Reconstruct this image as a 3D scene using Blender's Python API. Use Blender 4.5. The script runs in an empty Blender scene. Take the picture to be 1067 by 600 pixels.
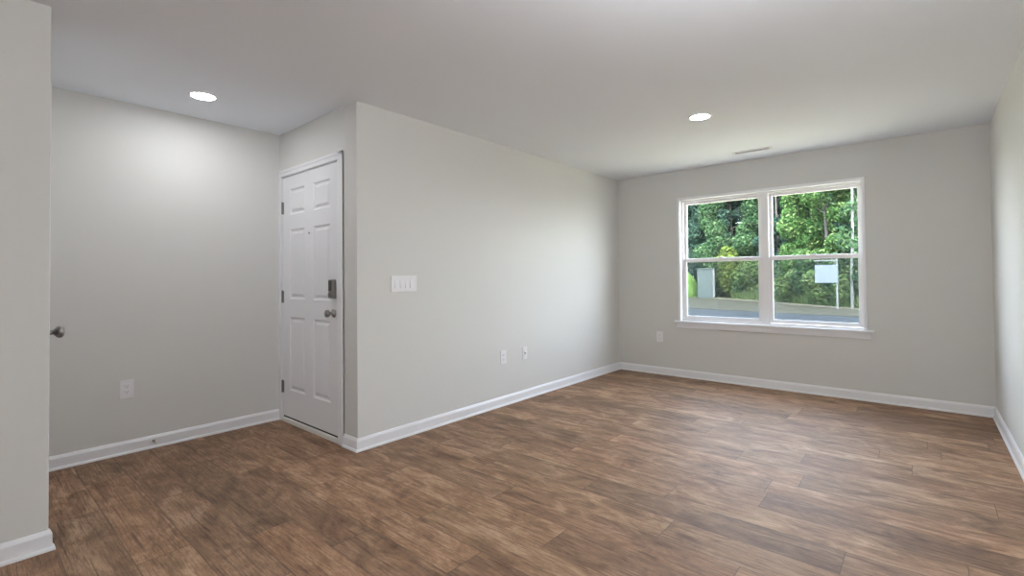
import bpy, bmesh, math, random
import numpy as np
from mathutils import Vector, Matrix
random.seed(7)
PI = math.pi
C = bpy.context.scene.collection

# ------------------------------------------------------------------ room dimensions (metres)
H = 2.44                      # ceiling
XP, YD = -2.990, 1.826        # outside corner of the partition wall / front-door wall
YW = 5.601                    # window wall
XR = 0.440                    # right wall
XL = -4.204                   # entry's left wall
XN, YN = -2.978, 0.279        # near wall corner
YB = -4.2                     # rear wall of the open-plan room
WT = 0.14                     # wall thickness
GZ = -0.45                    # ground outside

# ------------------------------------------------------------------ camera
cam_d = bpy.data.cameras.new('camera')
cam = bpy.data.objects.new('camera', cam_d); C.objects.link(cam)
yaw, pitch, roll, f_px, cy_px = 0.7092, 0.0166, -0.0092, 498.7, 280.44
fw = Vector((-math.sin(yaw)*math.cos(pitch), math.cos(yaw)*math.cos(pitch), math.sin(pitch)))
rt = Vector((math.cos(yaw), math.sin(yaw), 0)); up = rt.cross(fw)
rt2 = rt*math.cos(roll) + up*math.sin(roll); up2 = -rt*math.sin(roll) + up*math.cos(roll)
m = Matrix((rt2, up2, -fw)).transposed().to_4x4(); m.translation = (0, 0, 1.1947)
cam.matrix_world = m
cam_d.sensor_width = 36.0; cam_d.lens = f_px/1067*36.0
cam_d.shift_y = (cy_px-300)/1067
cam_d.clip_start = 0.02; cam_d.clip_end = 500
bpy.context.scene.camera = cam

# ------------------------------------------------------------------ world, sun, exposure
SKY = 3.4; SUN = 8.4; LAMP = 74.0; FILL = 44.0; FILL_R = 44.0; EXPO = 0.88
w = bpy.data.worlds.new('world'); bpy.context.scene.world = w; w.use_nodes = True
nt = w.node_tree; nt.nodes.clear()
sky = nt.nodes.new('ShaderNodeTexSky'); sky.sky_type = 'NISHITA'; sky.sun_disc = False
sky.sun_elevation = math.radians(55); sky.sun_rotation = math.radians(160); sky.air_density = 1.0; sky.dust_density = 3.0
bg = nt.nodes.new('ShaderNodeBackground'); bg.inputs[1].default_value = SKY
ow = nt.nodes.new('ShaderNodeOutputWorld')
# thin bright haze: white towards the horizon, blue sky overhead
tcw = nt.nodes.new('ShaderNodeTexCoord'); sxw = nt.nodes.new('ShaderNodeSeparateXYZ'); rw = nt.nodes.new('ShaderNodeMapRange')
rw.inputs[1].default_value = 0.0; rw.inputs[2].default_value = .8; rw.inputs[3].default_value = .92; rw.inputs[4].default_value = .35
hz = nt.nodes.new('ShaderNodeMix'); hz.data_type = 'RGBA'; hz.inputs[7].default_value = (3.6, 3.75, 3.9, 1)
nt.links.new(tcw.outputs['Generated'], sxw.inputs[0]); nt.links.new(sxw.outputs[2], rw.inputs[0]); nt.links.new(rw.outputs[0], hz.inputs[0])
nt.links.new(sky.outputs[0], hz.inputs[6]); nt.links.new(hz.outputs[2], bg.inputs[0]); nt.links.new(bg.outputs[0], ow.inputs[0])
sd = bpy.data.lights.new('sun', 'SUN'); sd.energy = SUN; sd.angle = 0.01; sd.color = (1, .95, .86)
sun = bpy.data.objects.new('sun', sd); C.objects.link(sun)
sun.rotation_euler = Vector((0.30, 0.62, -0.95)).to_track_quat('-Z', 'Y').to_euler()
vs = bpy.context.scene.view_settings
vs.view_transform = 'Standard'; vs.look = 'None'; vs.exposure = EXPO; vs.gamma = 1; vs.use_curve_mapping = False
try:
    bpy.context.scene.cycles.max_bounces = 16; bpy.context.scene.cycles.diffuse_bounces = 10
    bpy.context.scene.cycles.transparent_max_bounces = 24
    bpy.context.scene.cycles.sample_clamp_indirect = 4
except Exception: pass

# ------------------------------------------------------------------ materials
def srgb(r, g, b):
    q = lambda c: (c/255/12.92) if c/255 <= .04045 else ((c/255+.055)/1.055)**2.4
    return (q(r), q(g), q(b), 1)
def base_mat(name, col, rough=.6, metal=0., spec=.5):
    mt = bpy.data.materials.new(name); mt.use_nodes = True
    b = mt.node_tree.nodes['Principled BSDF']
    b.inputs['Base Color'].default_value = col; b.inputs['Roughness'].default_value = rough
    b.inputs['Metallic'].default_value = metal; b.inputs['Specular IOR Level'].default_value = spec
    return mt
def add_bump(mt, scale, strength, dist=.001, detail=3):
    n = mt.node_tree; b = n.nodes['Principled BSDF']
    tc = n.nodes.new('ShaderNodeTexCoord'); no = n.nodes.new('ShaderNodeTexNoise'); bu = n.nodes.new('ShaderNodeBump')
    no.inputs['Scale'].default_value = scale; no.inputs['Detail'].default_value = detail
    bu.inputs['Strength'].default_value = strength; bu.inputs['Distance'].default_value = dist
    n.links.new(tc.outputs['Object'], no.inputs['Vector']); n.links.new(no.outputs[0], bu.inputs['Height'])
    n.links.new(bu.outputs[0], b.inputs['Normal']); return mt
def noise_col(mt, scale, c1, c2, stretch=(1, 1, 1), detail=5):
    n = mt.node_tree; b = n.nodes['Principled BSDF']
    tc = n.nodes.new('ShaderNodeTexCoord'); mp = n.nodes.new('ShaderNodeMapping'); no = n.nodes.new('ShaderNodeTexNoise')
    cr = n.nodes.new('ShaderNodeValToRGB'); mp.inputs['Scale'].default_value = stretch
    no.inputs['Scale'].default_value = scale; no.inputs['Detail'].default_value = detail
    cr.color_ramp.elements[0].position = .35; cr.color_ramp.elements[1].position = .65
    cr.color_ramp.elements[0].color = c1; cr.color_ramp.elements[1].color = c2
    n.links.new(tc.outputs['Object'], mp.inputs[0]); n.links.new(mp.outputs[0], no.inputs['Vector'])
    n.links.new(no.outputs[0], cr.inputs[0]); n.links.new(cr.outputs[0], b.inputs['Base Color']); return mt

M = {}
M['wall'] = add_bump(base_mat('wall_paint', srgb(212, 212, 209), .75, spec=.3), 260, .12, .0006)
M['ceiling'] = add_bump(base_mat('ceiling_paint', srgb(238, 243, 250), .85, spec=.2), 180, .15, .0008)
M['trim'] = base_mat('trim_paint', srgb(232, 233, 236), .35)
M['door'] = base_mat('door_paint', srgb(228, 229, 232), .4)
M['vinyl'] = base_mat('white_vinyl', srgb(236, 235, 236), .35)
M['plastic'] = base_mat('white_plastic', srgb(232, 232, 234), .35)
M['slot'] = base_mat('slot_dark', srgb(60, 60, 60), .5)
M['nickel'] = base_mat('satin_nickel', srgb(150, 148, 145), .32, 1.0)
M['hinge'] = base_mat('hinge_nickel', srgb(128, 127, 124), .38, 1.0)
M['keypad'] = base_mat('keypad_dark', srgb(52, 52, 54), .3)
M['rubber'] = base_mat('white_rubber', srgb(225, 222, 216), .6)
M['dark'] = base_mat('weatherstrip_black', srgb(20, 22, 25), .7)
M['vent_dark'] = base_mat('duct_dark', srgb(70, 70, 72), .7)
M['asphalt'] = noise_col(base_mat('asphalt', srgb(120, 130, 138), .85, spec=.05), 1.2, srgb(28, 33, 37), srgb(35, 40, 44), (1, .4, 1))
M['kerb'] = noise_col(base_mat('kerb_concrete', srgb(190, 188, 178), .8, spec=.05), 3, srgb(66, 66, 60), srgb(80, 79, 72))
M['gravel'] = noise_col(base_mat('verge_gravel', srgb(150, 148, 134), .9, spec=.05), 2.2, srgb(32, 36, 29), srgb(52, 52, 46))
M['grass'] = noise_col(base_mat('lawn', srgb(90, 130, 50), .9, spec=.05), .9, srgb(36, 62, 18), srgb(56, 84, 28))
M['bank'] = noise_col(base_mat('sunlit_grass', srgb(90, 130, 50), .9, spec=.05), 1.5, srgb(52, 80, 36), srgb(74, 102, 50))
M['yard'] = noise_col(base_mat('bounce_yard', srgb(120, 116, 84), .9), .9, srgb(112, 108, 84), srgb(138, 132, 108))  # unseen ground, tone kept pale and neutral to bounce daylight indoors
M['earth'] = noise_col(base_mat('forest_floor', srgb(70, 80, 45), .95, spec=.05), .8, srgb(44, 50, 30), srgb(62, 70, 40))
M['bark_pale'] = noise_col(base_mat('pale_bark', srgb(200, 205, 200), .8), 4, srgb(60, 66, 64), srgb(80, 84, 82), (1, 1, .3))
M['bark'] = noise_col(base_mat('brown_bark', srgb(92, 82, 72), .9), 5, srgb(34, 32, 30), srgb(52, 50, 46), (1, 1, .25))
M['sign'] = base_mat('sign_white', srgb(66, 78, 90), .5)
M['pale_box'] = base_mat('pale_box_paint', srgb(34, 50, 50), .5)
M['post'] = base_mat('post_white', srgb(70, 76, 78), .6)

def emis(name, col, s):
    mt = bpy.data.materials.new(name); mt.use_nodes = True; n = mt.node_tree; n.nodes.clear()
    e = n.nodes.new('ShaderNodeEmission'); e.inputs[0].default_value = col; e.inputs[1].default_value = s
    o = n.nodes.new('ShaderNodeOutputMaterial'); n.links.new(e.outputs[0], o.inputs[0]); return mt
M['led'] = emis('led_diffuser', (.975, .99, 1.01, 1), LAMP)
M['fill_globe'] = emis('fill_globe_glow', (.975, .985, 1.01, 1), FILL); M['fill_globe_rear'] = emis('fill_globe_glow_rear', (.975, .985, 1.01, 1), FILL_R)  # emitters for the added fill globes outside the view

def glass_mat():
    mt = bpy.data.materials.new('window_glass'); mt.use_nodes = True; n = mt.node_tree; n.nodes.clear()
    tr = n.nodes.new('ShaderNodeBsdfTransparent'); tr.inputs[0].default_value = (.97, .985, .98, 1)
    gl = n.nodes.new('ShaderNodeBsdfGlossy'); gl.inputs['Roughness'].default_value = .02
    fr = n.nodes.new('ShaderNodeFresnel')
    ge = n.nodes.new('ShaderNodeNewGeometry'); ir = n.nodes.new('ShaderNodeMapRange')      # same reflectance on both faces of a pane
    ir.inputs[3].default_value = 1.45; ir.inputs[4].default_value = 1/1.45
    n.links.new(ge.outputs['Backfacing'], ir.inputs[0]); n.links.new(ir.outputs[0], fr.inputs[0])
    mx = n.nodes.new('ShaderNodeMixShader'); o = n.nodes.new('ShaderNodeOutputMaterial')
    n.links.new(fr.outputs[0], mx.inputs[0]); n.links.new(tr.outputs[0], mx.inputs[1]); n.links.new(gl.outputs[0], mx.inputs[2])
    n.links.new(mx.outputs[0], o.inputs[0]); return mt
M['glass'] = glass_mat()
def screen_mat():
    mt = bpy.data.materials.new('insect_screen_mesh'); mt.use_nodes = True; n = mt.node_tree; n.nodes.clear()
    tr = n.nodes.new('ShaderNodeBsdfTransparent')
    df = n.nodes.new('ShaderNodeBsdfDiffuse'); df.inputs[0].default_value = srgb(70, 80, 84)
    mx = n.nodes.new('ShaderNodeMixShader'); mx.inputs[0].default_value = .32
    o = n.nodes.new('ShaderNodeOutputMaterial')
    n.links.new(tr.outputs[0], mx.inputs[1]); n.links.new(df.outputs[0], mx.inputs[2]); n.links.new(mx.outputs[0], o.inputs[0]); return mt
M['screen'] = screen_mat()

def leaf_mat(name):
    mt = bpy.data.materials.new(name); mt.use_nodes = True; n = mt.node_tree; n.nodes.clear()
    at = n.nodes.new('ShaderNodeAttribute'); at.attribute_name = 'leafcol'
    df = n.nodes.new('ShaderNodeBsdfDiffuse'); tl = n.nodes.new('ShaderNodeBsdfTranslucent')
    mx = n.nodes.new('ShaderNodeMixShader'); mx.inputs[0].default_value = .35
    o = n.nodes.new('ShaderNodeOutputMaterial')
    n.links.new(at.outputs['Color'], df.inputs[0]); n.links.new(at.outputs['Color'], tl.inputs[0])
    n.links.new(df.outputs[0], mx.inputs[1]); n.links.new(tl.outputs[0], mx.inputs[2]); n.links.new(mx.outputs[0], o.inputs[0]); return mt
M['leaf'] = leaf_mat('leaves')

def floor_mat():
    mt = bpy.data.materials.new('wood_look_vinyl_planks'); mt.use_nodes = True; n = mt.node_tree
    b = n.nodes['Principled BSDF']; L = n.links.new
    def N(t, **k):
        x = n.nodes.new(t)
        for a, v in k.items(): setattr(x, a, v)
        return x
    def math_(op, a=None, b_=None, v0=None, v1=None):
        x = N('ShaderNodeMath', operation=op)
        if a is not None: L(a, x.inputs[0])
        if b_ is not None: L(b_, x.inputs[1])
        if v0 is not None: x.inputs[0].default_value = v0
        if v1 is not None: x.inputs[1].default_value = v1
        return x.outputs[0]
    def mixc(fac, a, b_, mode='MIX'):
        x = N('ShaderNodeMix', data_type='RGBA', blend_type=mode)
        for s, i in ((fac, 0), (a, 6), (b_, 7)):
            if hasattr(s, 'default_value') and hasattr(s, 'is_output'): L(s, x.inputs[i])
            else: x.inputs[i].default_value = s
        return x.outputs[2]
    uv = N('ShaderNodeUVMap', uv_map='plank_uv')
    at = N('ShaderNodeAttribute', attribute_name='plank_rand')
    sep = N('ShaderNodeSeparateColor'); L(at.outputs['Color'], sep.inputs[0])
    # per-plank shifted coordinates
    cmb = N('ShaderNodeCombineXYZ')
    L(math_('MULTIPLY', sep.outputs[0], v1=37.), cmb.inputs[0]); L(math_('MULTIPLY', sep.outputs[1], v1=53.), cmb.inputs[1]); L(math_('MULTIPLY', sep.outputs[2], v1=29.), cmb.inputs[2])
    add = N('ShaderNodeVectorMath', operation='ADD'); L(uv.outputs[0], add.inputs[0]); L(cmb.outputs[0], add.inputs[1])
    def noise(scale, st, detail=4, rough=.55, dist=0.):
        mp = N('ShaderNodeMapping'); mp.inputs['Scale'].default_value = st; L(add.outputs[0], mp.inputs[0])
        no = N('ShaderNodeTexNoise'); no.inputs['Scale'].default_value = scale; no.inputs['Detail'].default_value = detail
        no.inputs['Roughness'].default_value = rough; no.inputs['Distortion'].default_value = dist
        L(mp.outputs[0], no.inputs['Vector']); return no.outputs[0]
    def ramp(v, stops):
        cr = N('ShaderNodeValToRGB'); L(v, cr.inputs[0]); e = cr.color_ramp.elements
        while len(e) < len(stops): e.new(.5)
        for q, (p, c) in zip(e, stops): q.position = p; q.color = c
        return cr.outputs[0]
    cloud = noise(3.4, (1, 2.2, 1), 7, .66, .9)
    grain = noise(4.5, (1, 20, 1), 7, .68, .5)
    fine = noise(20, (1, 7, 1), 6, .75)
    streak = noise(2.6, (1, 42, 1), 4, .6, .3)
    whorl = noise(7, (1, 3.2, 1), 3, .5, 2.2)
    col = ramp(cloud, [(.30, srgb(104, 76, 53)), (.5, srgb(146, 116, 90)), (.70, srgb(182, 153, 126))])
    g = ramp(grain, [(.38, (.46, .42, .40, 1)), (.47, (.90, .88, .87, 1)), (.60, (1.10, 1.10, 1.10, 1))])
    col = mixc(.75, col, g, 'MULTIPLY')
    wh = ramp(whorl, [(.40, (1, 1, 1, 1)), (.47, (.80, .76, .73, 1)), (.52, (1, 1, 1, 1)), (.60, (.86, .83, .81, 1)), (.66, (1, 1, 1, 1))])
    col = mixc(.55, col, wh, 'MULTIPLY')
    fi = ramp(fine, [(.34, (.66, .63, .61, 1)), (.62, (1.16, 1.16, 1.16, 1))])
    col = mixc(.75, col, fi, 'MULTIPLY')
    st = ramp(streak, [(.33, (.48, .43, .41, 1)), (.41, (1, 1, 1, 1)), (.60, (1, 1, 1, 1)), (.68, (1.16, 1.15, 1.14, 1))])
    col = mixc(.9, col, st, 'MULTIPLY')
    # tone of the plank: redder / greyer, lighter / darker
    tone = ramp(sep.outputs[0], [(0, (.72, .70, .68, 1)), (.5, (.97, .96, .95, 1)), (1, (1.20, 1.20, 1.18, 1))])
    col = mixc(1., col, tone, 'MULTIPLY')
    hue = ramp(sep.outputs[1], [(0, (1.03, .98, .95, 1)), (.5, (1, 1, .99, 1)), (1, (.99, 1.0, .98, 1))])
    col = mixc(1., col, hue, 'MULTIPLY')
    # joint lines
    s2 = N('ShaderNodeSeparateXYZ'); L(uv.outputs[0], s2.inputs[0])
    du = math_('MINIMUM', s2.outputs[0], math_('SUBTRACT', None, s2.outputs[0], v0=1.2))
    dv = math_('MINIMUM', s2.outputs[1], math_('SUBTRACT', None, s2.outputs[1], v0=.2))
    dmin = math_('MINIMUM', du, dv)
    jl = math_('LESS_THAN', dmin, v1=.0016)
    col = mixc(math_('MULTIPLY', jl, v1=.75), col, srgb(66, 50, 40))
    L(col, b.inputs['Base Color'])
    rr = N('ShaderNodeMapRange'); L(grain, rr.inputs[0]); rr.inputs[3].default_value = .66; rr.inputs[4].default_value = .56
    L(rr.outputs[0], b.inputs['Roughness']); b.inputs['Specular IOR Level'].default_value = .5
    bu = N('ShaderNodeBump'); bu.inputs['Strength'].default_value = .25; bu.inputs['Distance'].default_value = .001
    hsum = math_('SUBTRACT', grain, jl); L(hsum, bu.inputs['Height']); L(bu.outputs[0], b.inputs['Normal'])
    return mt
M['floor'] = floor_mat()

# ------------------------------------------------------------------ mesh helpers
def new_bm(): return bmesh.new()
def bx(bm, x0, x1, y0, y1, z0, z1, bev=0.):
    t = bmesh.new(); bmesh.ops.create_cube(t, size=1)
    for v in t.verts: v.co = ((x0+x1)/2+v.co.x*(x1-x0), (y0+y1)/2+v.co.y*(y1-y0), (z0+z1)/2+v.co.z*(z1-z0))
    if bev: bmesh.ops.bevel(t, geom=t.edges[:], offset=bev, segments=2, profile=.7, affect='EDGES')
    me = bpy.data.meshes.new('t'); t.to_mesh(me); t.free(); bm.from_mesh(me); bpy.data.meshes.remove(me); return bm
def lathe(bm, prof, seg=32, mat=None):
    """prof: (radius, height) along +Z"""
    mat = mat or Matrix.Identity(4); rings = []
    for r, z in prof:
        if r < 1e-6: rings.append([bm.verts.new(mat @ Vector((0, 0, z)))])
        else: rings.append([bm.verts.new(mat @ Vector((r*math.cos(2*PI*i/seg), r*math.sin(2*PI*i/seg), z))) for i in range(seg)])
    for a, b in zip(rings, rings[1:]):
        for i in range(seg):
            j = (i+1) % seg
            if len(a) == 1 and len(b) > 1: bm.faces.new((a[0], b[i], b[j]))
            elif len(b) == 1 and len(a) > 1: bm.faces.new((a[i], a[j], b[0]))
            elif len(a) > 1: bm.faces.new((a[i], a[j], b[j], b[i]))
    return bm
def link(name, bm, mat, parent=None, smooth=False, loc=None):
    bmesh.ops.recalc_face_normals(bm, faces=bm.faces[:])
    me = bpy.data.meshes.new(name); bm.to_mesh(me); bm.free()
    me.materials.append(M[mat] if isinstance(mat, str) else mat)
    if smooth:
        for p in me.polygons: p.use_smooth = True
    o = bpy.data.objects.new(name, me); C.objects.link(o)
    if parent: o.parent = parent
    if loc: o.location = loc
    return o
def struct(name, bm, mat, **k):
    o = link(name, bm, mat, **k); o['kind'] = 'structure'; return o
def tag(o, label, cat, group=None, kind=None):
    o['label'] = label; o['category'] = cat
    if group: o['group'] = group
    if kind: o['kind'] = kind
    return o
def empty(name, loc=(0, 0, 0), rz=0.):
    o = bpy.data.objects.new(name, None); C.objects.link(o); o.location = loc; o.rotation_euler = (0, 0, rz); o.empty_display_size = .1; return o
def copy_tree(o, parent=None):
    c = o.copy(); C.objects.link(c)
    if parent: c.parent = parent
    for ch in [q for q in bpy.data.objects if q.parent == o]: copy_tree(ch, c)
    return c

# ------------------------------------------------------------------ floor
def build_floor():
    fixed = {-1: -3.28, 0: -2.53, 2: -2.40, 3: -2.02, 4: -1.48, 5: -1.925, 6: -1.30, 7: -1.79, 11: -1.865, 13: -1.755, 16: -1.27, 18: .07}
    W, Lp, y00 = .2, 1.2, .505
    rnd = random.Random(5)
    verts, faces, uvs, rands = [], [], [], []
    x0f, x1f, y0f, y1f = XL-.1, XR+.1, YB-.1, YW+.1
    k = math.floor((y0f-y00)/W)
    while y00+k*W < y1f:
        j0 = fixed.get(k, rnd.uniform(-1.2, 0)); ya = y00+k*W; yb = ya+W
        n = math.floor((x0f-j0)/Lp)
        while j0+n*Lp < x1f:
            xa = j0+n*Lp; xb = xa+Lp
            a, b_, c, d = max(xa, x0f), min(xb, x1f), max(ya, y0f), min(yb, y1f)
            i = len(verts); verts += [(a, c, 0), (b_, c, 0), (b_, d, 0), (a, d, 0)]; faces.append((i, i+1, i+2, i+3))
            uvs += [(a-xa, c-ya), (b_-xa, c-ya), (b_-xa, d-ya), (a-xa, d-ya)]
            r = (rnd.random(), rnd.random(), rnd.random(), 1); rands += [r]*4
            n += 1
        k += 1
    # slab below, so the floor has thickness
    i = len(verts); z = -.08
    verts += [(x0f, y0f, z), (x1f, y0f, z), (x1f, y1f, z), (x0f, y1f, z)]; faces.append((i+3, i+2, i+1, i)); uvs += [(.5, .1)]*4; rands += [(.5, .5, .5, 1)]*4
    me = bpy.data.meshes.new('floor'); me.from_pydata(verts, [], faces)
    ul = me.uv_layers.new(name='plank_uv')
    for q, u in enumerate(uvs): ul.data[q].uv = u
    ca = me.color_attributes.new('plank_rand', 'FLOAT_COLOR', 'CORNER')
    for q, r in enumerate(rands): ca.data[q].color = r
    me.materials.append(M['floor']); o = bpy.data.objects.new('floor', me); C.objects.link(o); o['kind'] = 'structure'
build_floor()

# ------------------------------------------------------------------ ceiling and walls
LIGHTS = [(-3.672, 1.088), (-1.305, 3.80)]
bm = new_bm(); bx(bm, XL-WT, XR+WT, YB-WT, YW+WT, H, H+.12); struct('ceiling', bm, 'ceiling')
WX0, WX1, WZ0, WZ1 = -2.188, -0.416, 0.655, 2.092          # window opening
bm = new_bm()
bx(bm, XP-.14, WX0, YW, YW+WT, 0, H); bx(bm, WX1, XR+WT, YW, YW+WT, 0, H)
bx(bm, WX0, WX1, YW, YW+WT, 0, WZ0); bx(bm, WX0, WX1, YW, YW+WT, WZ1, H)
struct('wall_window', bm, 'wall')
bm = new_bm(); bx(bm, XP-.14, XP, YD, YW, 0, H, .004); struct('wall_partition', bm, 'wall')
DX0, DX1, DZ1 = -4.168, -3.226, 2.075                      # front-door opening
bm = new_bm()
bx(bm, XL-WT, DX0, YD, YD+WT, 0, H); bx(bm, DX1, XP-.139, YD, YD+WT, 0, H); bx(bm, DX0, DX1, YD, YD+WT, DZ1, H)
struct('wall_entry', bm, 'wall')
bm = new_bm(); bx(bm, XL-WT, XL, YN-WT, YD, 0, H); struct('wall_left', bm, 'wall')
bm = new_bm(); bx(bm, XR, XR+WT, YB, YW, 0, H); struct('wall_right', bm, 'wall')
CX0, CX1, CZ1 = -3.780, -3.058, 2.06                        # closet-door opening in the return wall
bm = new_bm()
bx(bm, XN-.12, XN, YB, YN, 0, H, .004); bx(bm, CX1, XN-.119, YN-.12, YN, 0, H); bx(bm, XL, CX0, YN-.12, YN, 0, H); bx(bm, CX0, CX1, YN-.12, YN, CZ1, H)
struct('wall_near', bm, 'wall')
# rear wall, behind the camera
bm = new_bm(); bx(bm, XN-.12, XR+WT, YB-WT, YB, 0, H); struct('wall_rear', bm, 'wall')
# closet space behind the return wall, closed
bm = new_bm(); bx(bm, XL-WT, XN-.12, YN-.9, YN-.78, 0, H); bx(bm, XL-WT, XL, YN-.78, YN-WT, 0, H); struct('wall_closet', bm, 'wall')

# baseboards: profile swept along a line on the floor. nx, ny = into the room
BASE = [(0, 0), (.024, 0), (.024, .006), (.021, .013), (.014, .017), (.0135, .070), (.010, .078), (.006, .086), (0, .089)]
def base_run(bm, pts, normals):
    """pts: plan polyline; offset direction at each point given (already mitred)"""
    rings = []
    for (x, y), (nx, ny) in zip(pts, normals):
        rings.append([bm.verts.new((x+nx*d, y+ny*d, z)) for d, z in BASE])
    n = len(BASE)
    for a, b in zip(rings, rings[1:]):
        for i in range(n):
            j = (i+1) % n; bm.faces.new((a[i], a[j], b[j], b[i]))
    bm.faces.new(rings[0]); bm.faces.new(rings[-1][::-1])
bm = new_bm(); base_run(bm, [(XL, YN), (XL, YD)], [(1, 0), (1, 0)]); struct('baseboard_left', bm, 'trim')
bm = new_bm(); base_run(bm, [(-3.158, YD), (XP, YD), (XP, YW), (XR, YW), (XR, YB)], [(0, -1), (1, -1), (1, -1), (-1, -1), (-1, 0)])
struct('baseboard_main', bm, 'trim')
bm = new_bm(); base_run(bm, [(-3.0, YN), (XN, YN), (XN, YB)], [(0, 1), (1, 1), (1, 0)]); struct('baseboard_near', bm, 'trim')

# ------------------------------------------------------------------ window
def frame_rect(bm, x0, x1, z0, z1, w_, y0, y1, bev=.002, wb=None, wtop=None):
    wb = wb or w_; wtop = wtop or w_
    bx(bm, x0, x0+w_, y0, y1, z0, z1, bev); bx(bm, x1-w_, x1, y0, y1, z0, z1, bev)
    bx(bm, x0+w_, x1-w_, y0, y1, z0, z0+wb, bev); bx(bm, x0+w_, x1-w_, y0, y1, z1-wtop, z1, bev)
win = empty('window_1', ((WX0+WX1)/2, YW, WZ0)); win['kind'] = 'structure'
wl = Vector(win.location)
def wlink(name, bm, mat, parent=None):
    bmesh.ops.translate(bm, verts=bm.verts[:], vec=-wl); return link(name, bm, mat, parent=parent or win)
# jamb liner + slim bead around the opening
bm = new_bm()
frame_rect(bm, WX0-.016, WX1+.012, WZ0, WZ1+.020, .026, YW-.008, YW+.002, .002, wb=.006)
frame_rect(bm, WX0+.0005, WX1-.0005, WZ0+.0005, WZ1-.0005, .008, YW+.002, YW+WT-.03, 0)
wlink('jamb_liner', bm, 'trim')
YF = YW+.062                                              # room face of the vinyl frame
MXC = (WX0+WX1)/2 + .026
MXC = -1.281
bm = new_bm()
frame_rect(bm, WX0+.009, MXC-.004, WZ0+.009, WZ1-.009, .016, YF, YF+.075, .002)
frame_rect(bm, MXC+.004, WX1-.009, WZ0+.009, WZ1-.009, .014, YF, YF+.075, .002)
wlink('window_frame', bm, 'vinyl')
bm = new_bm(); bx(bm, MXC-.038, MXC+.038, YF-.006, YF+.074, WZ0+.010, WZ1-.010, .002); wlink('mullion', bm, 'vinyl')
MZ = 1.372
for xa, xb in ((WX0+.025, MXC-.038), (MXC+.038, WX1-.023)):
    bm = new_bm(); frame_rect(bm, xa, xb, MZ-.005, WZ1-.026, .031, YF+.040, YF+.066, .003, wb=.030, wtop=.030)
    s = wlink('upper_sash', bm, 'vinyl')
    bm = new_bm(); bx(bm, xa+.030, xb-.030, YF+.050, YF+.056, MZ+.015, WZ1-.055); wlink('upper_glass', bm, 'glass', s).matrix_parent_inverse
    bm = new_bm(); frame_rect(bm, xa, xb, WZ0+.027, MZ+.020, .032, YF+.010, YF+.036, .003, wb=.038, wtop=.040)
    s = wlink('lower_sash', bm, 'vinyl')
    bm = new_bm(); bx(bm, xa+.030, xb-.030, YF+.020, YF+.026, WZ0+.060, MZ-.010); wlink('lower_glass', bm, 'glass', s)
    xm = (xa+xb)/2
    bm = new_bm(); bx(bm, xm-.028, xm+.028, YF+.012, YF+.034, MZ+.020, MZ+.030, .003); bx(bm, xm-.006, xm+.026, YF+.006, YF+.016, MZ+.022, MZ+.033, .003)
    l = wlink('sash_lock', bm, 'vinyl', s)
    bm = new_bm(); bx(bm, xa+.004, xb-.004, YF+.0695, YF+.0705, WZ0+.034, MZ+.01); wlink('insect_screen', bm, 'screen')
bm = new_bm(); bx(bm, -2.248, -.352, YW-.036, YW+.002, WZ0-.014, WZ0+.006, .004); bx(bm, WX0+.009, WX1-.009, YW+.001, YF+.002, WZ0+.001, WZ0+.010)
wlink('window_sill', bm, 'trim')
bm = new_bm(); bx(bm, -2.222, -.378, YW-.015, YW, WZ0-.072, WZ0-.0145, .004); wlink('apron', bm, 'trim')

# ------------------------------------------------------------------ front door
SX0, SX1, SZ0, SZ1 = -4.152, -3.242, .045, 2.058
d1 = empty('door_1', (SX0, YD, 0)); d1['kind'] = 'structure'
dl = Vector(d1.location)
def dlink(name, bm, mat, parent=None, smooth=False):
    bmesh.ops.translate(bm, verts=bm.verts[:], vec=-dl); return link(name, bm, mat, parent=parent or d1, smooth=smooth)
def six_panel(x0, x1, z0, z1, yf, th, face=-1):
    """door slab, front plane at y=yf facing `face`; six recessed, raised-field panels on that face"""
    bm = new_bm(); W_, Hh = x1-x0, z1-z0; k = W_/.91
    xs = [(x0+.125*k, x0+.385*k), (x0+.525*k, x0+.785*k)]
    zs = [(z0+.225, z0+.835), (z0+.985, z0+1.565), (z0+1.690, z0+1.905)]
    gx = [x0, xs[0][0], xs[0][1], xs[1][0], xs[1][1], x1]; gz = [z0, zs[0][0], zs[0][1], zs[1][0], zs[1][1], zs[2][0], zs[2][1], z1]
    def quad(p): bm.faces.new([bm.verts.new(q) for q in p])
    for i in range(5):
        for j in range(7):
            a, b, c, d = gx[i], gx[i+1], gz[j], gz[j+1]
            if i in (1, 3) and j in (1, 3, 5):
                rings = [(0, 0), (.010, .011), (.022, .012), (.040, .003), (.044, .002)]
                prev = None
                for ins, dep in rings:
                    y = yf - face*dep
                    cur = [bm.verts.new(q) for q in ((a+ins, y, c+ins), (b-ins, y, c+ins), (b-ins, y, d-ins), (a+ins, y, d-ins))]
                    if prev:
                        for q in range(4): bm.faces.new((prev[q], prev[(q+1) % 4], cur[(q+1) % 4], cur[q]))
                    prev = cur
                bm.faces.new(prev)
            else: quad([(a, yf, c), (b, yf, c), (b, yf, d), (a, yf, d)])
    yb = yf - face*th
    quad([(x0, yb, z0), (x1, yb, z0), (x1, yb, z1), (x0, yb, z1)])
    quad([(x0, yf, z0), (x0, yb, z0), (x0, yb, z1), (x0, yf, z1)]); quad([(x1, yf, z0), (x1, yb, z0), (x1, yb, z1), (x1, yf, z1)])
    quad([(x0, yf, z0), (x1, yf, z0), (x1, yb, z0), (x0, yb, z0)]); quad([(x0, yf, z1), (x1, yf, z1), (x1, yb, z1), (x0, yb, z1)])
    bmesh.ops.remove_doubles(bm, verts=bm.verts[:], dist=1e-5)
    return bm
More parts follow.
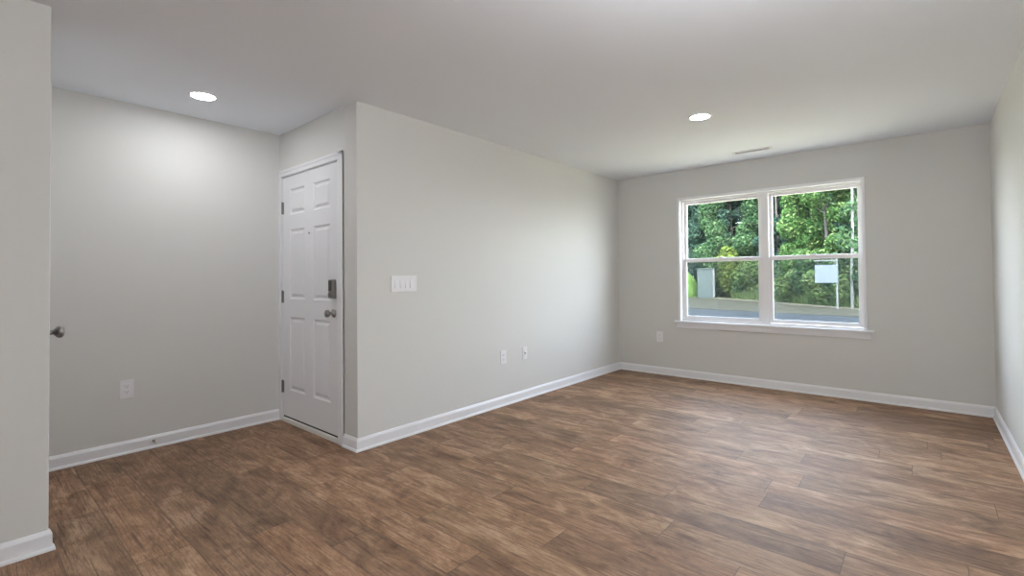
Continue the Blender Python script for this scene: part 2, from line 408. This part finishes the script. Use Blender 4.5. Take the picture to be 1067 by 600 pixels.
slab = dlink('door_panel', six_panel(SX0, SX1, SZ0, SZ1, YD+.006, .044), 'door')
bm = new_bm()      # jamb
bx(bm, DX0+.001, SX0-.003, YD+.002, YD+.115, 0, DZ1-.001); bx(bm, SX1+.003, DX1-.001, YD+.002, YD+.115, 0, DZ1-.001); bx(bm, DX0+.001, DX1-.001, YD+.002, YD+.115, SZ1+.004, DZ1-.001)
bx(bm, SX0-.004, SX0+.010, YD+.056, YD+.07, .03, SZ1); bx(bm, SX1-.010, SX1+.004, YD+.056, YD+.07, .03, SZ1); bx(bm, SX0, SX1, YD+.056, YD+.07, SZ1-.01, SZ1+.005)
dlink('door_frame', bm, 'trim')
bm = new_bm()      # casing, stepped profile
for a, b, z0, z1 in ((XL+.0005, SX0-.008, 0, SZ1+.062), (SX1+.008, SX1+.065+.016, 0, SZ1+.062)):
    bx(bm, a, b, YD-.012, YD, z0, z1, .003)
bx(bm, SX1+.040, SX1+.081, YD-.017, YD, 0, SZ1+.062, .003)
bx(bm, SX0-.009, SX1+.009, YD-.012, YD, SZ1+.008, SZ1+.062, .003); bx(bm, XL+.0005, SX1+.081, YD-.017, YD, SZ1+.040, SZ1+.0625, .003)
dlink('casing', bm, 'trim')
bm = new_bm(); bx(bm, SX0-.002, SX1+.002, YD-.012, YD+.115, .0, .030, .003); dlink('threshold', bm, 'rubber')
bm = new_bm(); bx(bm, SX0, SX1, YD+.012, YD+.046, .0295, SZ0+.001); dlink('door_sweep', bm, 'dark')
for z in (1.80, 1.045, .285):
    bm = new_bm(); lathe(bm, [(0, -.05), (.007, -.05), (.007, .05), (0, .05)], 12, Matrix.Translation((SX0-.0015, YD-.0005, z)))
    lathe(bm, [(0, .05), (.005, .05), (.0055, .054), (0, .057)], 12, Matrix.Translation((SX0-.0015, YD-.0005, z)))
    bx(bm, SX0, SX0+.016, YD+.003, YD+.0065, z-.05, z+.05)
    dlink('hinge', bm, 'hinge')
# keypad deadbolt
KX = SX1-.070
bm = new_bm(); bx(bm, KX-.034, KX+.034, YD-.022, YD+.0062, 1.050, 1.190, .008); kp = dlink('deadbolt', bm, 'nickel')
bm = new_bm(); bx(bm, KX-.027, KX+.010, YD-.0245, YD-.021, 1.105, 1.182, .001); dlink('keypad', bm, 'keypad', kp)
bm = new_bm(); bx(bm, KX-.006, KX+.006, YD-.040, YD-.021, 1.064, 1.092, .004); dlink('thumb_turn', bm, 'nickel', kp)
# knob
def knob(bm, x, y, z, s):
    mt = Matrix.Translation((x, y, z)) @ Matrix.Rotation(PI/2*(1 if s < 0 else -1), 4, 'X')
    lathe(bm, [(0, 0), (.033, 0), (.033, .004), (.028, .009), (.013, .012), (.011, .030), (.017, .036), (.0255, .043), (.0285, .052), (.0265, .062), (.018, .068), (0, .070)], 32, mt)
bm = new_bm(); knob(bm, KX, YD+.006, .940, -1); dlink('door_knob', bm, 'nickel', smooth=True)
bm = new_bm(); lathe(bm, [(0, 0), (.008, 0), (.008, .003), (.005, .004), (0, .0035)], 20, Matrix.Translation((-3.690, YD+.006, 1.560)) @ Matrix.Rotation(PI/2, 4, 'X')); dlink('peephole', bm, 'hinge')

# closet door in the return wall (only its knob shows past the near corner)
d2 = empty('door_2', (CX0, YN, 0)); d2['kind'] = 'structure'; dl = Vector(d2.location)
def clink(name, bm, mat, smooth=False):
    bmesh.ops.translate(bm, verts=bm.verts[:], vec=-dl); return link(name, bm, mat, parent=d2, smooth=smooth)
clink('door_panel', six_panel(CX0+.018, CX1-.004, .012, CZ1-.016, YN-.004, .035, face=1), 'door')
bm = new_bm()
bx(bm, CX0-.05, CX0+.008, YN, YN+.007, 0, CZ1+.05, .003); bx(bm, CX1-.001, CX1+.034, YN, YN+.006, 0, CZ1+.05, .003); bx(bm, CX0, CX1, YN, YN+.007, CZ1-.008, CZ1+.05, .003)
clink('casing', bm, 'trim')
bm = new_bm(); knob(bm, -3.118, YN-.004, .955, 1); clink('door_knob', bm, 'nickel', True)

# ------------------------------------------------------------------ wall plates: built facing -Y around the origin, then turned
def plate_root(name, loc, rz, label, cat, group=None):
    o = empty(name, loc, rz); tag(o, label, cat, group); return o
def make_outlet(loc, rz, label):
    r = plate_root('power_outlet', loc, rz, label, 'outlet')
    bm = new_bm(); bx(bm, -.0395, .0395, -.006, 0, -.063, .063, .0025); link('cover_plate', bm, 'plastic', parent=r)
    for z in (-.0205, .0205):
        bm = new_bm(); bx(bm, -.017, .017, -.009, -.0055, z-.0145, z+.0145, .003); f = link('socket', bm, 'plastic', parent=r)
        bm = new_bm(); bx(bm, -.0075, -.0055, -.0095, -.0085, z-.001, z+.008); bx(bm, .0055, .0075, -.0095, -.0085, z-.001, z+.008); bx(bm, -.0025, .0025, -.0095, -.0085, z-.010, z-.006)
        link('slots', bm, 'slot', parent=f)
    bm = new_bm(); lathe(bm, [(0, .006), (.003, .006), (.003, .0072), (0, .0075)], 12, Matrix.Rotation(PI/2, 4, 'X')); link('screw', bm, 'plastic', parent=r)
    return r
def make_coax(loc, rz, label):
    r = plate_root('cable_jack_plate', loc, rz, label, 'wall plate')
    bm = new_bm(); bx(bm, -.036, .036, -.006, 0, -.060, .060, .0025); link('cover_plate', bm, 'plastic', parent=r)
    bm = new_bm(); bx(bm, -.013, .013, -.0085, -.0055, -.030, .030, .002); f = link('jack_insert', bm, 'plastic', parent=r)
    bm = new_bm(); lathe(bm, [(0, .008), (.0065, .008), (.0065, .010), (.0045, .0105), (.0045, .018), (0, .018)], 16, Matrix.Rotation(PI/2, 4, 'X') @ Matrix.Translation((0, 0, 0))); link('jack', bm, 'nickel', parent=f)
    return r
make_outlet((XL, .783, .444), PI/2, 'white duplex power outlet low on the entry wall left of the front door')
make_outlet((XP, 3.345, .448), PI/2, 'white duplex power outlet on the long partition wall, left of the pair')
make_coax((XP, 3.660, .448), PI/2, 'white cover plate on the long partition wall, right of the pair and nearer the window')
make_outlet((-2.443, YW, .455), 0, 'white duplex power outlet low on the window wall left of the window')
# four-gang switch plate
sp = plate_root('light_switch_plate', (XP, 2.222, 1.153), PI/2, 'wide white light switch plate on the partition wall right of the front door', 'light switch')
bm = new_bm(); bx(bm, -.117, .117, -.007, 0, -.061, .061, .003); link('cover_plate', bm, 'plastic', parent=sp)
for i in range(4):
    x = (i-1.5)*.046
    bm = new_bm()
    vs_ = [(-.0165, -.0065, .033), (.0165, -.0065, .033), (.0165, -.0068, -.033), (-.0165, -.0068, -.033), (-.0165, -.0085, .033), (.0165, -.0085, .033), (.0165, -.0145, -.033), (-.0165, -.0145, -.033)]
    v = [bm.verts.new((x+a, b, c)) for a, b, c in vs_]
    for q in ((0, 1, 2, 3), (4, 5, 6, 7), (0, 1, 5, 4), (1, 2, 6, 5), (2, 3, 7, 6), (3, 0, 4, 7)): bm.faces.new([v[k] for k in q])
    link('rocker', bm, 'plastic', parent=sp)

# door stop on the left baseboard
ds = empty('door_stop', (XL+.0135, .936, .052)); tag(ds, 'small spring door stop screwed into the baseboard left of the front door', 'door stop')
RY = Matrix.Rotation(PI/2, 4, 'Y')
bm = new_bm(); lathe(bm, [(0, 0), (.010, 0), (.010, .004), (.006, .006), (0, .006)], 16, RY); link('base', bm, 'nickel', parent=ds)
bm = new_bm()
nT, rr_, wr = 14, .0052, .0011; prev = None; N_ = nT*10
for i in range(N_+1):
    a = 2*PI*i/10; c = Vector((.005+.050*i/N_, rr_*math.cos(a), rr_*math.sin(a)))
    rad = Vector((0, math.cos(a), math.sin(a))); ax = Vector((1, 0, 0))
    ring = [bm.verts.new(c+rad*wr*math.cos(t)+ax*wr*math.sin(t)) for t in (0, PI/2, PI, 3*PI/2)]
    if prev:
        for q in range(4): bm.faces.new((prev[q], prev[(q+1) % 4], ring[(q+1) % 4], ring[q]))
    prev = ring
link('spring', bm, 'nickel', parent=ds)
bm = new_bm(); lathe(bm, [(0, .054), (.0075, .054), (.0085, .058), (.008, .068), (.005, .072), (0, .072)], 16, RY); link('rubber_tip', bm, 'rubber', parent=ds, smooth=True)

# ------------------------------------------------------------------ ceiling lights
def make_light(x, y, label):
    r = empty('recessed_light', (x, y, H)); tag(r, label, 'ceiling light', 'recessed ceiling lights')
    bm = new_bm(); lathe(bm, [(.088, 0), (.088, -.003), (.083, -.006), (.073, -.007), (.069, -.004), (.069, 0)], 48); link('trim_ring', bm, 'trim', parent=r, smooth=True)
    bm = new_bm(); lathe(bm, [(0, -.0045), (.069, -.0045), (.069, -.001)], 48)
    link('diffuser', bm, 'led', parent=r)
    return r
labs = ['round recessed ceiling light over the entry, near the front door', 'round recessed ceiling light in the main room, in front of the window']
for (x, y), l in zip(LIGHTS, labs): make_light(x, y, l)

# glowing globes added out of view to fill the room with light
for (x, y), l, dm in (((-.25, 1.40), 'unseen white globe added as fill light above and beside the camera', 'fill_globe'), ((-.28, -3.0), 'unseen white globe added as fill light at the rear of the room', 'fill_globe_rear')):
    r = empty('added_fill_globe', (x, y, H)); tag(r, l, 'ceiling light')
    bm = new_bm(); lathe(bm, [(0, 0), (.065, 0), (.065, -.012), (.055, -.022), (.009, -.026), (.009, -.085), (.04, -.09), (.045, -.112), (0, -.112)], 40); link('base', bm, 'nickel', parent=r)
    bm = new_bm(); lathe(bm, [(0, -.105)]+[(.135*math.sin(t*PI/18), -.235+.135*math.cos(t*PI/18)) for t in range(2, 18)]+[(0, -.37)], 40); link('glow_globe', bm, dm, parent=r, smooth=True)

# ceiling register
v = empty('ceiling_vent', (-1.277, 5.19, H)); tag(v, 'slim white ceiling air vent near the top of the window wall', 'vent')
bm = new_bm()
for a, b, c, d in ((-.178, .178, -.048, -.026), (-.178, .178, .026, .048), (-.178, -.155, -.026, .026), (.155, .178, -.026, .026)): bx(bm, a, b, c, d, -.006, 0, .0015)
link('frame', bm, 'trim', parent=v)
bm = new_bm(); bx(bm, -.155, .155, -.026, .026, -.0015, -.0003); link('duct_opening', bm, 'vent_dark', parent=v)
for i in range(3):
    y = -.0165+i*.0172
    bm = new_bm(); vv = [bm.verts.new(q) for q in ((-.155, y-.006, -.0055), (.155, y-.006, -.0055), (.155, y+.003, -.0018), (-.155, y+.003, -.0018), (-.155, y-.005, -.0065), (.155, y-.005, -.0065), (.155, y+.004, -.0028), (-.155, y+.004, -.0028))]
    for q in ((0, 1, 2, 3), (4, 5, 6, 7), (0, 1, 5, 4), (1, 2, 6, 5), (2, 3, 7, 6), (3, 0, 4, 7)): bm.faces.new([vv[k] for k in q])
    link('slat', bm, 'trim', parent=v)

# ================================================================== OUTSIDE
def ground_poly(name, pts, z0, z1, mat):
    bm = new_bm(); lo = [bm.verts.new((x, y, z0)) for x, y in pts]; hi = [bm.verts.new((x, y, z1)) for x, y in pts]
    bm.faces.new(hi); bm.faces.new(lo[::-1])
    for i in range(len(pts)): j = (i+1) % len(pts); bm.faces.new((lo[i], lo[j], hi[j], hi[i]))
    return struct(name, bm, mat)
ground_poly('lawn', [(-60, YW+.6), (30, YW+.6), (30, 15.2), (-60, 18.5)], GZ-.3, GZ+.01, 'yard')
ground_poly('rear_yard', [(-60, YB-60), (30, YB-60), (30, YB-.3), (-60, YB-.3)], GZ-.3, GZ, 'yard')
ground_poly('road', [(-22, 17.1), (30, 15.2), (30, 20.0), (4, 21.4), (-2, 22.3), (-9, 23.9), (-16, 25.5), (-24, 27)], GZ-.3, GZ+.015, 'asphalt')
ground_poly('verge', [(30, 20.0), (4, 21.4), (-2, 22.3), (-9, 23.9), (-15, 25.5), (-15, 36), (-13, 35.6), (-7.8, 32.2), (-2, 26.7), (4, 24.4), (30, 21.4)], GZ-.3, GZ+.03, 'gravel')
# kerb line
bm = new_bm(); kp_ = [(12, 22.6), (4, 24.4), (1, 25.3), (-2, 26.7), (-5, 29.2), (-7.8, 32.2), (-11, 34.6)]
for (x0, y0), (x1, y1) in zip(kp_, kp_[1:]):
    d = Vector((x1-x0, y1-y0, 0)).normalized(); nrm = Vector((-d.y, d.x, 0))*.14
    a, b = Vector((x0, y0, 0)), Vector((x1, y1, 0)); z0, z1 = GZ-.1, GZ+.07
    vv = [bm.verts.new(p+Vector((0, 0, z))) for z in (z0, z1) for p in (a-nrm, a+nrm, b+nrm, b-nrm)]
    for q in ((0, 1, 2, 3), (4, 5, 6, 7), (0, 1, 5, 4), (1, 2, 6, 5), (2, 3, 7, 6), (3, 0, 4, 7)): bm.faces.new([vv[k] for k in q])
struct('kerb', bm, 'kerb')
ground_poly('far_lawn', [(-60, 18.5), (-22, 17.1), (-24, 27), (-15, 25.5), (-15, 36), (-24, 60), (-60, 60)], GZ-.3, GZ+.02, 'grass')
ground_poly('forest_floor', [(-15, 36), (-11, 34.7), (-7.8, 32.3), (-5, 29.3), (-2, 26.8), (1, 25.4), (4, 24.5), (30, 21.5), (60, 90), (-60, 90), (-60, 60), (-24, 60)], GZ-.3, GZ+.05, 'earth')

rng = np.random.default_rng(3)
def leaf_mesh(name, centers, radii, n, size, c_dark, c_mid, c_bright, bright_frac=.25, flat=.6):
    """n leaf quads scattered through the outer shells of the given blobs"""
    centers = np.array(centers, float); radii = np.array(radii, float)
    wgt = radii[:, 0]*radii[:, 2]; wgt = wgt/wgt.sum()
    k = rng.choice(len(centers), n, p=wgt)
    d = rng.normal(size=(n, 3)); d /= np.linalg.norm(d, axis=1)[:, None]
    rad = .62+.42*rng.random(n)**.6
    p = centers[k]+d*radii[k]*rad[:, None]
    nn = d*flat+rng.normal(size=(n, 3))*.55+np.array([0, 0, .35]); nn /= np.linalg.norm(nn, axis=1)[:, None]
    t = np.cross(nn, rng.normal(size=(n, 3))); t /= np.linalg.norm(t, axis=1)[:, None]; b = np.cross(nn, t)
    s = size*(.6+.8*rng.random(n))[:, None]
    q = np.stack([p-t*s, p-b*s*.5+nn*s*.1, p+t*s, p+b*s*.5+nn*s*.1], 1).reshape(-1, 3)
    me = bpy.data.meshes.new(name); me.vertices.add(4*n); me.vertices.foreach_set('co', q.ravel())
    me.loops.add(4*n); me.loops.foreach_set('vertex_index', np.arange(4*n)); me.polygons.add(n); me.polygons.foreach_set('loop_start', np.arange(0, 4*n, 4))
    me.update(); me.validate()
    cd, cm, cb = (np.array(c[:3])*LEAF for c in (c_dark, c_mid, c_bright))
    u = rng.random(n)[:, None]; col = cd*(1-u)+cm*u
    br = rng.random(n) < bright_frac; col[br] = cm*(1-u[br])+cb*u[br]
    cc = np.concatenate([col, np.ones((n, 1))], 1).repeat(4, 0).astype(np.float32)
    ca = me.color_attributes.new('leafcol', 'FLOAT_COLOR', 'CORNER'); ca.data.foreach_set('color', cc.ravel())
    me.materials.append(M['leaf']); return me
def trunk_bm(h, r, bend=.2, seed=0, branches=6, spread=1.4):
    rd = random.Random(seed); bm = new_bm()
    def limb(p0, d, L_, r0, r1, n=7):
        prev = None; p = Vector(p0); d = Vector(d).normalized()
        for i in range(n):
            t = i/(n-1); r_ = r0*(1-t)+r1*t
            a = d.orthogonal().normalized(); b = d.cross(a)
            ring = [bm.verts.new(p+(a*math.cos(q*PI/4)+b*math.sin(q*PI/4))*r_) for q in range(8)]
            if prev:
                for q in range(8): bm.faces.new((prev[q], prev[(q+1) % 8], ring[(q+1) % 8], ring[q]))
            else: bm.faces.new(ring[::-1])
            prev = ring; p = p+d*L_/(n-1); d = (d+Vector((rd.uniform(-1, 1), rd.uniform(-1, 1), 0))*bend*.3).normalized()
        bm.faces.new(prev)
    limb((0, 0, -.15), (0, 0, 1), h, r, r*.35)
    for i in range(branches):
        a = rd.uniform(0, 2*PI); z = h*rd.uniform(.35, .85)
        limb((0, 0, z), (math.cos(a), math.sin(a), .7), spread, r*.35, r*.08, 5)
    return bm
def crown(kind, seed, h, wd):
    rd = random.Random(seed); cs, rs = [], []
    if kind == 'column':
        n = 12
        for i in range(n):
            t = i/(n-1); r = wd*(.95-.65*t)*rd.uniform(.8, 1.1); a = rd.uniform(0, 6.28)
            cs.append((math.cos(a)*r*.45, math.sin(a)*r*.45, .6+t*(h-1.0))); rs.append((r*.8, r*.8, h/n*.95))
    else:
        n = 26
        for i in range(n):
            t = rd.random(); a = rd.uniform(0, 6.28); rr = wd*math.sqrt(max(0.05, 1-(2*t-1)**2*.75))*rd.uniform(.3, .9); s = wd*rd.uniform(.28, .42)
            cs.append((math.cos(a)*rr, math.sin(a)*rr, h*.16+t*h*.80)); rs.append((s, s, s*.8))
    return cs, rs
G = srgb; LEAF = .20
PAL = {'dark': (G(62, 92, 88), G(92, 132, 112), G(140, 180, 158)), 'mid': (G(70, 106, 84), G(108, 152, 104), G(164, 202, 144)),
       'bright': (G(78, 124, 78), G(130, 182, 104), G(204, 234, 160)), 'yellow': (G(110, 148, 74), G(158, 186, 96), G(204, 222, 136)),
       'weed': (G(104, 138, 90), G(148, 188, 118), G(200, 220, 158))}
protos = {}
def tree(name, kind, pal, h, wd, n, size, loc, rz, label, cat, group, bark='bark', seed=1, trunk_r=.12):
    key = (kind, pal, h, wd, n, size, bark, seed)
    if key not in protos:
        cs, rs = crown(kind, seed, h, wd); lm = leaf_mesh('foliage', cs, rs, n, size, *PAL[pal])
        bm = trunk_bm(h*.86, trunk_r, .2, seed, 7, wd*.7)
        bmesh.ops.recalc_face_normals(bm, faces=bm.faces[:]); tm = bpy.data.meshes.new('trunk'); bm.to_mesh(tm); bm.free(); tm.materials.append(M[bark])
        protos[key] = (lm, tm)
    lm, tm = protos[key]
    r = empty(name, loc, rz); tag(r, label, cat, group)
    for nm, me in (('foliage', lm), ('trunk', tm)):
        o = bpy.data.objects.new(nm, me); C.objects.link(o); o.parent = r
    return r
F = GZ+.05
rd = random.Random(11)
# rows of the wood
for i in range(12):                     # back row, dark
    x = -29+i*3.1+rd.uniform(-.6, .6); y = 47+rd.uniform(-1.5, 1.5)
    tree('tree', 'round', 'dark', 15, 3.4, 9000, .26, (x, y, F), rd.uniform(0, 6), 'tall dark green tree at the back of the wood beyond the road', 'tree', 'dark trees at the back of the wood', seed=21+i % 2)
for i in range(11):
    x = -20+i*2.6+rd.uniform(-.5, .5); y = 40.5+rd.uniform(-1.2, 1.2)-(.25*max(0, x+12))
    tree('tree', 'column' if i % 3 == 0 else 'round', ('mid', 'dark', 'dark')[i % 3], 12, 2.2, 9000, .20, (x, y, F), rd.uniform(0, 6),
         'leafy green tree in the middle depth of the wood', 'tree', 'trees in the middle of the wood', seed=31+i % 3)
def P(px, depth_y):                      # plan point seen at picture column px, at world y
    a = (px-533.5)/498.7; d = fw+rt*a; return d.x/d.y*depth_y
front = [ # px, y, kind, palette, h, wd, label
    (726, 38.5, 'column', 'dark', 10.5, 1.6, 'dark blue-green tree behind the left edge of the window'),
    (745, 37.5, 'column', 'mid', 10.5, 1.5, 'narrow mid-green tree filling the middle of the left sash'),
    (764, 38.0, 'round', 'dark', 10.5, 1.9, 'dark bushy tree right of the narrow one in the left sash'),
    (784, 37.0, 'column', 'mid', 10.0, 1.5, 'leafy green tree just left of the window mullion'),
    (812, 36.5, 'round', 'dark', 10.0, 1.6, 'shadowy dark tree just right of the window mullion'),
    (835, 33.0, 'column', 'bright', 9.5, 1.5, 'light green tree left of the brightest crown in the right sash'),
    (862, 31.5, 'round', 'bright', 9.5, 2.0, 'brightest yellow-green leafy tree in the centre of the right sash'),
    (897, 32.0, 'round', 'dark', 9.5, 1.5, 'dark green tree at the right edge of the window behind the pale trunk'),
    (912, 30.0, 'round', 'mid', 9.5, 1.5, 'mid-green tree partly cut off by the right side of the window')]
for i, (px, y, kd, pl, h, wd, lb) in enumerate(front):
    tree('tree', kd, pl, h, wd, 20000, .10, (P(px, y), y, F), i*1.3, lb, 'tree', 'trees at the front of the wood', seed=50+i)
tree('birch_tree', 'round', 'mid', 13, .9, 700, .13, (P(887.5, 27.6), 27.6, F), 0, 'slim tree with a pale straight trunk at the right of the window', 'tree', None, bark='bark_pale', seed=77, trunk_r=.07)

def bush(px, y, h, wd, pal, n, size, label, group='bushes along the edge of the wood', seed=1):
    rdb = random.Random(seed); cs, rs = [], []
    for i in range(9):
        a = rdb.uniform(0, 6.28); q = wd*rdb.uniform(0, .6); s = wd*rdb.uniform(.35, .5)
        cs.append((math.cos(a)*q, math.sin(a)*q, h*rdb.uniform(.25, .75))); rs.append((s, s, h*.3))
    me = leaf_mesh('bush', cs, rs, n, size, *PAL[pal])
    o = bpy.data.objects.new('bush', me); C.objects.link(o); o.location = (P(px, y), y, F); tag(o, label, 'bush', group); return o
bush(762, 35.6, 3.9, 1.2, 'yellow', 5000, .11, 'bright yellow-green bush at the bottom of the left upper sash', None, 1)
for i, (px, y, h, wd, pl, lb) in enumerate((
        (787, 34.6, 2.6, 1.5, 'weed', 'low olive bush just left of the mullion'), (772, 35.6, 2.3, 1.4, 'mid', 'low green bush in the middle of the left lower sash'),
        (760, 37.2, 2.2, 1.3, 'weed', 'low olive bush beside the pale box'),
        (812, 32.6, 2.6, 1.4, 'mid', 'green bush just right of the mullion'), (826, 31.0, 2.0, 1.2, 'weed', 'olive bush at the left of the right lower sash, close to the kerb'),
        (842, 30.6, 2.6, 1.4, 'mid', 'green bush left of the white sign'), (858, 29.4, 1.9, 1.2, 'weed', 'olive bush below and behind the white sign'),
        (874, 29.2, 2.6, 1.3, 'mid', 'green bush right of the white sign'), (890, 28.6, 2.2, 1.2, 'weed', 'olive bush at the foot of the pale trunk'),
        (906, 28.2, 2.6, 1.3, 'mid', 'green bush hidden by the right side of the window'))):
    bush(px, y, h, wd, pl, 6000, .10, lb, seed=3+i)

# tall grass along the wood's edge (uncountable)
def tall_grass():
    n = 26000; edge = np.array([(-10.2, 34.6), (-7.6, 32.4), (-4.8, 29.3), (-1.8, 26.8), (1.4, 25.4), (5, 24.4)])
    seg = rng.integers(0, len(edge)-1, n); t = rng.random(n)[:, None]
    p = edge[seg]*(1-t)+edge[seg+1]*t; d = edge[seg+1]-edge[seg]; nr = np.stack([-d[:, 1], d[:, 0]], 1); nr /= np.linalg.norm(nr, axis=1)[:, None]
    off = rng.random(n)[:, None]*3.2; p = p-nr*0+nr*(off+.25)
    h = (.4+.7*rng.random(n))*(.45+.5*off[:, 0]); a = rng.random(n)*6.28; wv = np.stack([np.cos(a), np.sin(a)], 1)*.028
    ln = rng.normal(size=(n, 2))*.16
    z0 = np.full(n, F)
    v0 = np.column_stack([p-wv, z0]); v1 = np.column_stack([p+wv, z0]); v2 = np.column_stack([p+ln+wv*.3, z0+h]); v3 = np.column_stack([p+ln-wv*.3, z0+h])
    q = np.stack([v0, v1, v2, v3], 1).reshape(-1, 3)
    me = bpy.data.meshes.new('tall_grass'); me.vertices.add(4*n); me.vertices.foreach_set('co', q.ravel())
    me.loops.add(4*n); me.loops.foreach_set('vertex_index', np.arange(4*n)); me.polygons.add(n); me.polygons.foreach_set('loop_start', np.arange(0, 4*n, 4)); me.update(); me.validate()
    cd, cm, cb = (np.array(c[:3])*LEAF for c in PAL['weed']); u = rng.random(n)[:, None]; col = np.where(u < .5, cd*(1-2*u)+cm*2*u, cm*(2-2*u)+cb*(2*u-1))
    cc = np.concatenate([col, np.ones((n, 1))], 1).repeat(4, 0).astype(np.float32)
    ca = me.color_attributes.new('leafcol', 'FLOAT_COLOR', 'CORNER'); ca.data.foreach_set('color', cc.ravel()); me.materials.append(M['leaf'])
    o = bpy.data.objects.new('tall_grass', me); C.objects.link(o); tag(o, 'tall green weeds and grass along the far side of the road', 'grass', kind='stuff')
tall_grass()

# sunlit grass bank beyond the lawn
bm = new_bm(); bmesh.ops.create_uvsphere(bm, u_segments=32, v_segments=12, radius=1)
bmesh.ops.scale(bm, verts=bm.verts[:], vec=(3.1, 2.4, 2.7)); bmesh.ops.translate(bm, verts=bm.verts[:], vec=(P(712, 36.5)-1.9, 36.5, GZ))
o = struct('grass_bank', bm, 'bank', smooth=True)

# white sign on posts beyond the kerb
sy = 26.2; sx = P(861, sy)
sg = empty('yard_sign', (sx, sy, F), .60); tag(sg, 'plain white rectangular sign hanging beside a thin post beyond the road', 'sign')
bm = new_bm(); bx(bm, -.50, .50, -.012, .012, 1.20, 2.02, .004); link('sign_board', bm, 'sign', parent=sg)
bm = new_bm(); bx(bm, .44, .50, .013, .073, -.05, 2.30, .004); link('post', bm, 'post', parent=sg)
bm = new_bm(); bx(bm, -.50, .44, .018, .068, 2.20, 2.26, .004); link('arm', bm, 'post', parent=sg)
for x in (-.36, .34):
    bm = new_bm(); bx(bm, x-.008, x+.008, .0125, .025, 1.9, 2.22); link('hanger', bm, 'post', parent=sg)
# pale upright box with roof, front panel and post, beyond the road
cy_ = 35.2; cb = empty('pale_upright_box', (P(735, cy_), cy_, GZ+.03), .37); tag(cb, 'pale blue-grey upright box beyond the road at the left of the window', 'pale_box')
bm = new_bm(); bx(bm, -.55, .42, -.4, .4, 0, 2.05, .02); link('body', bm, 'pale_box', parent=cb)
bm = new_bm(); bx(bm, -.60, .47, -.45, .45, 2.05, 2.12, .02); link('roof', bm, 'pale_box', parent=cb)
bm = new_bm(); bx(bm, -.46, .33, -.418, -.401, .12, 1.95, .006); link('door', bm, 'pale_box', parent=cb)
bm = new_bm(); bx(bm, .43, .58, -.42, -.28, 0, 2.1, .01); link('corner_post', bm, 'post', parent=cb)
